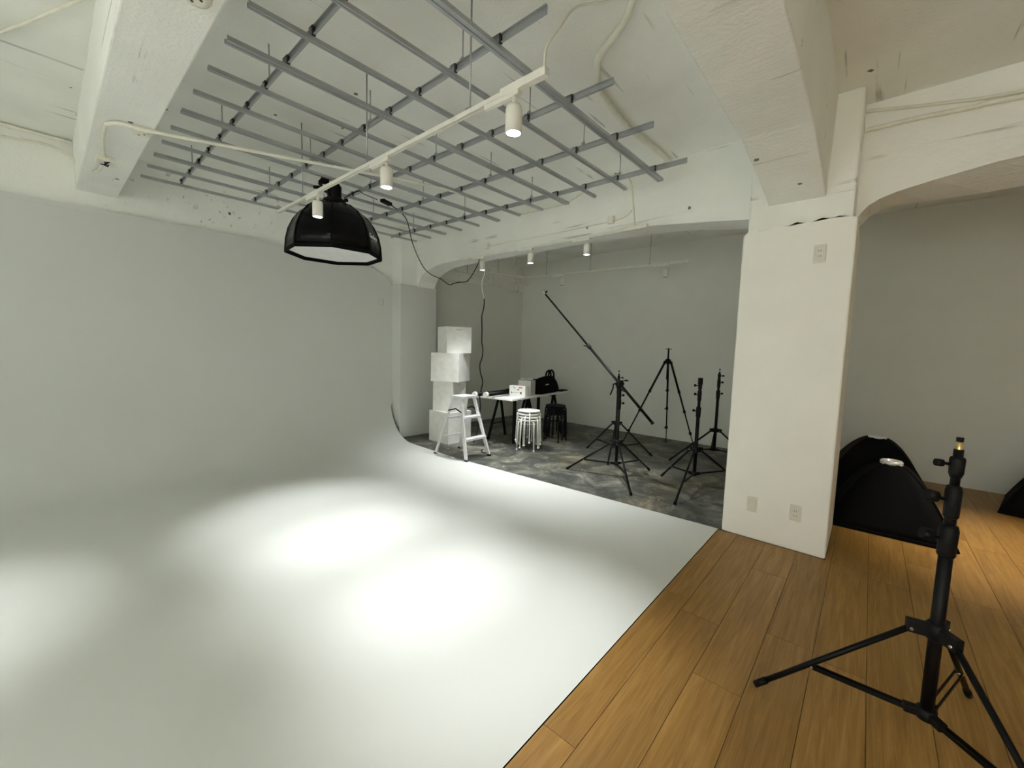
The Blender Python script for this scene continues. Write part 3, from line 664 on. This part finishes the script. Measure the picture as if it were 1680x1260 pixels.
# ------------------------------------------------------------------ table and what lies on it
TR = math.radians(7.0)
tx, ty = -4.27, 5.30
tab = thing('trestle_table', 'long white table top on black steel trestles by the end wall', 'table', (tx, ty, 0), TR)
TW, TL, TH = 0.66, 1.86, 0.725
MB().bx(-TW/2, TW/2, -TL/2, TL/2, TH-0.03, TH).build('table_top', M['top'], tab, 0.003)
for yy_ in (-0.41, 0.42):
    tr = MB().bx(-0.30, 0.30, yy_-0.025, yy_+0.025, TH-0.065, TH-0.031).build('trestle', M['black'], tab, 0.002)
    for sx in (-1, 1):
        for sy in (-1, 1):
            MB().bar((sx*0.27, yy_+sy*0.02, TH-0.05), (sx*0.31, yy_+sy*0.24, 0.0), 0.036, 0.024, up=(0,1,0)).build('leg', M['black'], tr)
        MB().bar((sx*0.30, yy_-0.14, 0.24), (sx*0.30, yy_+0.14, 0.24), 0.015, 0.015).build('stay', M['black'], tr)
for px_, py_ in ((0.174, -0.636), (0.20, 0.03)):
    MB().bx(px_-0.02, px_+0.02, py_-0.02, py_+0.02, 0, TH-0.031).build('support_post', M['black'], tab, 0.002)
MB().bx(-0.28, 0.28, -0.66, -0.62, TH-0.055, TH-0.031).build('cross_rail', M['black'], tab, 0.002)
Rt = Matrix.Rotation(TR, 3, 'Z')
def ont(x, y, z=TH): v = Rt @ Vector((x, y, 0)); return (tx+v.x, ty+v.y, z)
def pole(p0, L, lab):
    p0 = Vector(p0); d = Rt @ Vector((0, 1, 0))
    t = thing('backdrop_pole', lab, 'pole', p0, 0, 'backdrop poles on the table')
    MB().cyl(d*0.05, d*(L-0.04), 0.028, n=16).build('outer_tube', M['black'], t)
    MB().cyl(d*0.02, d*0.06, 0.018, n=12).build('neck', M['black'], t)
    MB().cyl(d*-0.012, d*0.024, 0.042, 0.046, n=22).build('rubber_cup', M['rubber'], t)
    MB().cyl(d*(L-0.045), d*L, 0.046, 0.042, n=22).build('far_cup', M['blackp'], t)
    MB().box(d*(L*0.45), (0.06, 0.12, 0.062), TR).build('lever_lock', M['blackp'], t, 0.004)
pole((-4.255, 4.07, TH+0.047), 1.98, 'black backdrop pole reaching furthest over the ladder')
pole((-4.150, 4.19, TH+0.047), 1.90, 'black backdrop pole lying beside the longer one on the table')
# printed white carton
t = thing('printed_carton', 'white carton with red strip and black drawings on the table', 'box', (-4.05, 4.81, TH), 0.25)
MB().bx(-0.135, 0.135, -0.05, 0.05, 0, 0.16).build('carton', M['paper'], t, 0.002)
pr = MB().bx(0.02, 0.085, -0.0512, -0.0502, 0.125, 0.142).build('red_strip', M['red'], t)
MB().bx(-0.085,0.06,-0.0512,-0.0502,0.052,0.055).build('drawn_line', M['ink'], t)
MB().add([(-0.10,-0.0511,0.038), (-0.10,-0.0511,0.07), (-0.078,-0.0511,0.054)], [(0,1,2)]).build('drawn_cone', M['ink'], t)
MB().add([(0.075,-0.0511,0.03), (0.075,-0.0511,0.077), (0.052,-0.0511,0.066), (0.052,-0.0511,0.042)], [(0,1,2,3)]).build('drawn_cup', M['ink'], t)
MB().bx(0.0,0.035,-0.0512,-0.0502,0.095,0.106).build('drawn_block', M['ink'], t)
MB().add([(-0.07,-0.0511,0.14), (-0.065,-0.0511,0.148), (-0.03,-0.0511,0.118), (-0.037,-0.0511,0.112)], [(0,1,2,3)]).build('drawn_arm', M['ink'], t)
t = thing('grey_carton', 'tall grey carton with crumpled paper on top behind the printed one', 'box', (-4.07, 5.03, TH), 0.25)
MB().bx(-0.11, 0.11, -0.09, 0.09, 0, 0.235).build('carton', M['card'], t, 0.003)
MB().bx(-0.1105, -0.105, -0.02, 0.02, 0, 0.236).build('tape', M['paper'], t)
c = (-4.07, 5.03, TH+0.236); rr = random.Random(5)
mb = MB(); rows = []
for i in range(7):
    rows.append([(-0.10+0.2*i/6, -0.06+0.12*j/4, 0.012+rr.uniform(0,0.022)*(1 if 0 < i < 6 and 0 < j < 4 else 0.2)) for j in range(5)])
o = mb.grid(rows, False).build('crumpled_paper', M['paper'], None, solid=0.003); o.location = c; o.rotation_euler = (0,0,TR+0.7)
tag(o, 'crumpled white paper on top of the tall grey carton', 'paper')
# black gear bag
t = thing('camera_bag', 'black camera bag with carrying handles lying on the table', 'bag', (-4.11, 5.60, TH), TR); t.scale = (0.85, 1.15, 1.12)
mb = MB(); pr_ = [(-0.30,0.0,0.24,0.0), (-0.29,0.06,0.25,0.0), (-0.26,0.2,0.23,0.0), (0.0,0.24,0.22,0.0), (0.12,0.245,0.2,0.0), (0.24,0.16,0.18,0.0), (0.30,0.06,0.15,0.0)]
rows = []
for y, h, wd, _ in pr_:
    h = max(h, 0.03); rows.append([(-wd/2,y,0.004), (-wd/2,y,h*0.7), (-wd*0.36,y,h), (0,y,h*1.03), (wd*0.36,y,h), (wd/2,y,h*0.7), (wd/2,y,0.004), (-wd/2,y,0.004)])
mb.grid(rows); mb.add(rows[0][:7], [tuple(range(7))]); mb.add(rows[-1][:7], [tuple(range(6,-1,-1))])
bag = mb.build('body', M['fabric'], t)
MB().tube(curve_pts([(0.06,-0.02,0.225), (0.06,0.0,0.31), (0.06,0.07,0.335), (0.06,0.13,0.30), (0.06,0.15,0.22)], 5), 0.016, 8).build('handle', M['fabric'], t)
MB().tube(curve_pts([(-0.05,0.04,0.23), (-0.05,0.07,0.30), (-0.05,0.14,0.325), (-0.05,0.19,0.29), (-0.05,0.21,0.18)], 5), 0.016, 8).build('handle', M['fabric'], t)
MB().box((0.115,-0.12,0.135), (0.008,0.09,0.016)).build('zip_label', M['card'], t)
MB().box((0.125,-0.13,0.07), (0.03,0.2,0.10)).build('side_pocket', M['fabric'], t, 0.01)
MB().bx(-0.09,0.07,-0.36,-0.29,0.0,0.22).build('end_pocket', M['fabric'], t, 0.012)
c = ont(0.26, 0.74); t = thing('tablet_case', 'flat black case at the far end of the table', 'case', c, TR)
MB().bx(-0.06,0.06,-0.12,0.12,0.0,0.02).build('cover', M['fabric'], t, 0.006); MB().bx(0.055,0.064,-0.1,0.05,0.004,0.016).build('zip', M['blackp'], t)

# ------------------------------------------------------------------ stools
def make_stool(label, mt, grp, cat='stool'):
    t = thing('stacking_stool', label, cat, (0,0,0), 0, grp)
    H0 = 0.45
    MB().lathe([(0.0,H0-0.016), (0.148,H0-0.016), (0.161,H0-0.012), (0.163,H0-0.004), (0.156,H0+0.001), (0.0,H0)], n=32, cap=False).build('seat', mt, t)
    MB().tube([(0.128*math.cos(2*PI*i/24), 0.128*math.sin(2*PI*i/24), H0-0.062) for i in range(25)], 0.006, 6).build('ring', mt, t)
    for k in range(4):
        a = PI/4 + k*PI/2; ca, sa = math.cos(a), math.sin(a)
        pts = [(0.10*ca,0.10*sa,H0-0.024), (0.138*ca,0.138*sa,H0-0.024), (0.156*ca,0.156*sa,H0-0.034), (0.164*ca,0.164*sa,H0-0.055), (0.182*ca,0.182*sa,0.012)]
        l = MB().tube(pts, 0.0105, 10).build('leg', mt, t)
        MB().cyl((0.1825*ca,0.1825*sa,0), (0.1815*ca,0.1815*sa,0.022), 0.0125, n=10).build('foot_cap', mt, l)
    return t
wl = ['bottom white stool of the stacked stools', 'white stool second from the bottom of the stack', 'white stool second from the top of the stack', 'topmost white round stool of the stack']
s0 = make_stool(wl[0], M['stool'], 'stacked white stools'); s0.location = (-3.655, 4.59, 0); s0.rotation_euler = (0,0,0.35)
for k in range(1, 4): dup(s0, (-3.655+0.004*(k % 2), 4.59-0.003*k, 0.042*k), 0.35+0.40*k, wl[k])
bl_ = ['bottom black stool of the stack under the table end', 'black stool second from the bottom, under the table end', 'black stool third from the bottom, under the table end', 'topmost black stool of the stack under the table end']
b0 = make_stool(bl_[0], M['blackp'], 'stacked black stools'); b0.location = (-3.72, 5.36, 0); b0.rotation_euler = (0,0,0.1)
for k in range(1, 4): dup(b0, (-3.72, 5.36-0.004*k, 0.042*k), 0.1+0.38*k, bl_[k])

# ------------------------------------------------------------------ light stands
def stand(loc, ends, collar, hub, top, label, knob_ang=0.0, sections=((0.0175, 0.62), (0.0145, 0.80), (0.0115, 1.0)), spigot='chrome', fat=1.0, knobs=True, braces2=False, tr=0.011, cupt=False, ks=0.72):
    """ends: floor points of the three legs (absolute)"""
    t = thing('light_stand', label, 'light stand', (loc[0], loc[1], 0), 0, 'light stands')
    zs = hub - 0.02; r0 = sections[0][0]*fat
    ka = Vector((math.cos(knob_ang), math.sin(knob_ang), 0))
    prev = zs
    for i, (r, f) in enumerate(sections):
        z1 = zs + (top - zs)*f
        MB().cyl((0,0,prev), (0,0,z1), r*fat, n=18).build('pole_section', M['black'], t)
        if i < len(sections)-1:
            rn = r*fat
            lk = MB().lathe([(rn*1.05, z1-0.085), (rn*1.28, z1-0.078), (rn*1.34, z1-0.02), (rn*1.38, z1+0.012), (rn*1.15, z1+0.03), (rn*0.85, z1+0.033)], n=18).build('lock_collar', M['blackp'], t)
            MB().cyl(ka*rn*1.2 + Vector((0,0,z1-0.02)), ka*(rn*1.2+0.028*ks) + Vector((0,0,z1-0.012)), 0.006, n=10).cyl(ka*(rn*1.2+0.024*ks) + Vector((0,0,z1-0.014)), ka*(rn*1.2+0.050*ks) + Vector((0,0,z1-0.008)), 0.019*ks, n=14).build('knob', M['blackp'], lk)
        prev = z1 - 0.01
    MB().lathe([(sections[-1][0]*fat*1.15, top-0.10), (sections[-1][0]*fat*1.5, top-0.085), (sections[-1][0]*fat*1.6, top-0.035), (sections[-1][0]*fat*1.4, top-0.028)], n=18).build('top_socket', M['blackp'], t)
    if spigot == 'brass' or spigot == 'chrome':
        sg = MB().cyl((0,0,top-0.03), (0,0,top+0.03), 0.0085, n=14).build('spigot', M[spigot], t)
        MB().cyl((0,0,top+0.028), (0,0,top+0.042), 0.0095, n=14).build('spigot_cap', M['black'], sg)
    if cupt: MB().cyl((0,0,top-0.04), (0,0,top+0.03), 0.0245, n=18).build('top_cup', M['blackp'], t)
    MB().cyl(ka*0.012 + Vector((0,0,top-0.055)), ka*0.045 + Vector((0,0,top-0.052)), 0.005, n=8).cyl(ka*0.04 + Vector((0,0,top-0.053)), ka*0.06 + Vector((0,0,top-0.051)), 0.013, n=12).build('top_knob', M['blackp'], t)
    cl = MB().lathe([(r0*1.15, collar-0.035), (r0*1.55, collar-0.03), (r0*1.55, collar+0.022), (r0*1.2, collar+0.03)], n=20).build('leg_collar', M['blackp'], t)
    hb = MB().lathe([(r0*1.1, hub-0.022), (r0*1.5, hub-0.018), (r0*1.5, hub+0.018), (r0*1.1, hub+0.022)], n=20).build('brace_hub', M['blackp'], t)
    for e in ends:
        d = Vector((e[0]-loc[0], e[1]-loc[1], 0)); L = d.length; d.normalize(); s = Vector((-d.y, d.x, 0))
        a = d*(r0*1.2+0.045) + Vector((0,0,collar-0.012)); b = d*L + Vector((0,0,0.012))
        MB().bar(d*r0 + Vector((0,0,collar-0.004)), d*(r0+0.062) + Vector((0,0,collar-0.004)), 0.032, 0.046).build('leg_bracket', M['blackp'], cl, 0.004)
        MB().cyl(a - s*0.02, a + s*0.02, 0.005, n=8).build('rivet', M['chrome'], cl)
        lg = MB().cyl(a, b, tr, n=12).build('leg', M['black'], t)
        dv = (b-a).normalized(); MB().cyl(b - dv*0.05, b + dv*0.004, tr+0.003, n=12).build('rubber_foot', M['blackp'], lg)
        f = 0.60; q = a + (b-a)*f
        h = d*(r0*1.2+0.02) + Vector((0,0,hub))
        for k in ((-1, 1) if braces2 else (0,)):
            MB().bar(h + s*0.011*k, q + s*0.011*k - Vector((0,0,0.012)), 0.004 if braces2 else 0.016, 0.014).build('brace', M['black'], t)
        MB().bar(d*r0*0.8 + Vector((0,0,hub)), d*(r0+0.045) + Vector((0,0,hub)), 0.03, 0.03).build('hub_bracket', M['blackp'], hb, 0.004)
        MB().cyl(q - s*0.014 - Vector((0,0,0.012)), q + s*0.014 - Vector((0,0,0.012)), 0.0045, n=8).build('leg_rivet', M['chrome'], lg)
    return t
st3 = ((0.0175, 0.80), (0.0145, 0.90), (0.0115, 1.0))
boom = stand((-2.13, 4.32), [(-2.692,4.156), (-1.953,4.863), (-1.726,3.865)], 0.41, 0.16, 1.06, 'black light stand carrying the long diagonal boom arm', 0.5, st3, None, 1.0)
boom['category'] = 'boom stand'
# boom arm and its clamp belong to the stand
def arm(p): return Vector(p) - Vector((-2.13, 4.32, 0))
a0, a1 = arm((-3.24,4.30,2.18)), arm((-1.722,4.30,0.693)); dv = (a1-a0).normalized()
am = MB().cyl(a0 + dv*0.95, a1, 0.0155, n=14).build('boom_tube', M['black'], boom)
MB().cyl(a0 + dv*0.02, a0 + dv*1.0, 0.0115, n=14).build('boom_extension', M['black'], boom)
MB().lathe([(0.018,-0.03), (0.022,-0.025), (0.022,0.025), (0.018,0.03)], n=16).build('boom_lock', M['blackp'], boom).matrix_local = Matrix.Translation(a0 + dv*0.97) @ dv.to_track_quat('Z','Y').to_matrix().to_4x4()
mb = MB(); q = a0 + dv*0.97; mb.bar(q, q + Vector((-0.06,-0.02,0.01)), 0.02, 0.012).build('boom_lock_knob', M['blackp'], boom)
MB().cyl(a0 - dv*0.025, a0 + dv*0.03, 0.014, n=12).build('boom_tip', M['rubber'], boom)
MB().bar(a0 + dv*0.02, a0 + dv*0.02 + Vector((0.03,0,0.035)), 0.014, 0.014).build('tip_knob', M['blackp'], boom)
MB().cyl(a1 - dv*0.012, a1 + dv*0.012, 0.018, n=14).build('boom_end_cap', M['blackp'], boom)
MB().box((0.0,-0.02,1.085), (0.055,0.06,0.085), 0.0).cyl((0,-0.065,1.085), (0,0.05,1.085), 0.03, n=18).build('boom_clamp', M['blackp'], boom, 0.004)
MB().tube([(0.0,-0.06,1.10), (-0.05,-0.065,1.08), (-0.055,-0.06,1.03), (-0.085,-0.06,0.955)], 0.009, 8).build('clamp_lever', M['blackp'], boom)
MB().cyl((0.02,0,1.12), (0.085,0,1.128), 0.006, n=8).box((0.075,0,1.128), (0.04,0.012,0.018)).build('clamp_handle', M['blackp'], boom)
stand((-2.575, 5.175), [(-3.077,5.272), (-2.208,5.554), (-2.432,4.701)], 0.47, 0.15, 1.15, 'black light stand right behind the boom stand', 0.3, st3, 'chrome', 0.9)
stand((-1.353, 4.615), [(-1.749,4.728), (-1.312,3.937), (-1.02,5.15)], 0.42, 0.15, 1.165, 'black light stand with open cup top close to the pillar', 3.6, ((0.0185,0.70), (0.015,0.87), (0.0125,1.0)), None, 1.0, cupt=True)
stand((-1.53, 6.03), [(-1.946,5.515), (-0.93,5.90), (-1.72,6.62)], 0.42, 0.15, 1.215, 'black light stand with chrome spigot beside the pillar, further back', 0.6, ((0.0185,0.74), (0.016,0.88), (0.0125,1.0)), 'chrome', 1.0)
stand((0.254, 2.084), [(-0.27,2.001), (0.43,2.575), (0.585,1.67)], 0.478, 0.155, 1.145, 'black light stand with brass spigot in the right foreground', 3.55, ((0.0195,0.70), (0.0165,0.84), (0.0130,1.0)), 'brass', 1.0, braces2=True, tr=0.0105, ks=1.05)

# ------------------------------------------------------------------ camera tripod
t = thing('camera_tripod', 'tall black camera tripod with flat top plate by the back wall', 'tripod', (-2.30, 6.20, 0))
ap = Vector((0,0,1.34))
MB().lathe([(0.02,1.29), (0.04,1.30), (0.045,1.335), (0.03,1.36), (0.015,1.365)], n=18).build('shoulder', M['blackp'], t)
MB().cyl((0,0,1.05), (0,0,1.51), 0.0125, n=14).build('centre_column', M['black'], t)
MB().lathe([(0.0,1.505), (0.045,1.505), (0.045,1.515), (0.006,1.516), (0.005,1.53), (0.0,1.531)], n=20, cap=False).build('top_plate', M['blackp'], t)
for e in ((-2.765,5.70), (-2.40,6.60), (-1.86,6.32)):
    d = Vector((e[0]+2.30, e[1]-6.20, 0)); L = d.length; d.normalize()
    a = d*0.04 + Vector((0,0,1.325)); b = d*L
    lg = MB().cyl(a, a.lerp(b,0.34), 0.0155, n=12).cyl(a.lerp(b,0.34), a.lerp(b,0.56), 0.0125, n=12).cyl(a.lerp(b,0.56), a.lerp(b,0.80), 0.0098, n=12).cyl(a.lerp(b,0.80), b, 0.007, n=12).build('leg', M['black'], t)
    s = Vector((-d.y,d.x,0))
    for f in (0.34, 0.56, 0.80):
        q = a.lerp(b,f); mb = MB().cyl(a.lerp(b,f-0.015), a.lerp(b,f+0.015), 0.019, n=12); mb.bar(q, q + s*0.035 - Vector((0,0,0.012)), 0.016, 0.014); mb.build('flip_lock', M['blackp'], lg)
    MB().cyl(a.lerp(b,0.0), a.lerp(b,0.03), 0.02, n=12).build('leg_hinge', M['blackp'], lg)

# ------------------------------------------------------------------ softboxes standing face down in the wood floor bay
def floor_softbox(c, rz, half, h, label):
    t = thing('softbox', label, 'softbox', (c[0], c[1], 0), rz, 'softboxes on the wood floor')
    n = 12; prof = []
    for i in range(n+1):
        a = 0.13 + 0.87*i/n; prof.append((half*a, h*(1 - a**1.9)/(1 - 0.13**1.9)))
    mb = MB(); sub = 6; rows = []
    for r, z in prof:
        row = []
        for k in range(4):
            a0 = PI/4 + k*PI/2; a1 = a0 + PI/2
            p0 = Vector((math.cos(a0), math.sin(a0), 0))*r*1.414; p1 = Vector((math.cos(a1), math.sin(a1), 0))*r*1.414
            for s in range(sub):
                f = s/sub; p = p0.lerp(p1, f)*(1 - 0.03*math.sin(PI*f)); row.append((p.x, p.y, max(z - 0.012*math.sin(PI*f)*(1-z/h), 0.003)))
        row.append(row[0]); rows.append(row)
    sh = mb.grid(rows).build('fabric_shell', M['fabric'], t, solid=0.004)
    for k in range(4):
        a0 = PI/4 + k*PI/2
        MB().tube([(r*1.414*math.cos(a0)*1.003, r*1.414*math.sin(a0)*1.003, max(z,0.006)) for r, z in prof], 0.006, 6).build('corner_seam', M['fabric'], sh)
    mb = MB(); e = half*0.985
    for a, b in (((-e,-e),(e,-e)), ((e,-e),(e,e)), ((e,e),(-e,e)), ((-e,e),(-e,-e))): mb.bar((a[0],a[1],0.014), (b[0],b[1],0.014), 0.01, 0.026)
    mb.build('front_edge', M['fabric'], t)
    MB().lathe([(0.075,h-0.012), (0.078,h+0.012), (0.066,h+0.024), (0.052,h+0.024), (0.05,h-0.01)], n=28).build('speed_ring', M['alu'], t)
    for k in range(4):
        a = k*PI/2 + PI/4; MB().box((0.082*math.cos(a), 0.082*math.sin(a), h-0.004), (0.026,0.018,0.014), a).build('rod_socket', M['alu'], t)
    return t
floor_softbox((0.205, 4.87), 0.02, 0.40, 0.545, 'black softbox face down on the wood floor, nearest the pillar')
floor_softbox((0.115, 5.78), 0.03, 0.46, 0.625, 'taller black softbox behind the one nearest the pillar')
floor_softbox((1.535, 6.33), -0.215, 0.42, 0.55, 'black softbox cut off by the right border')
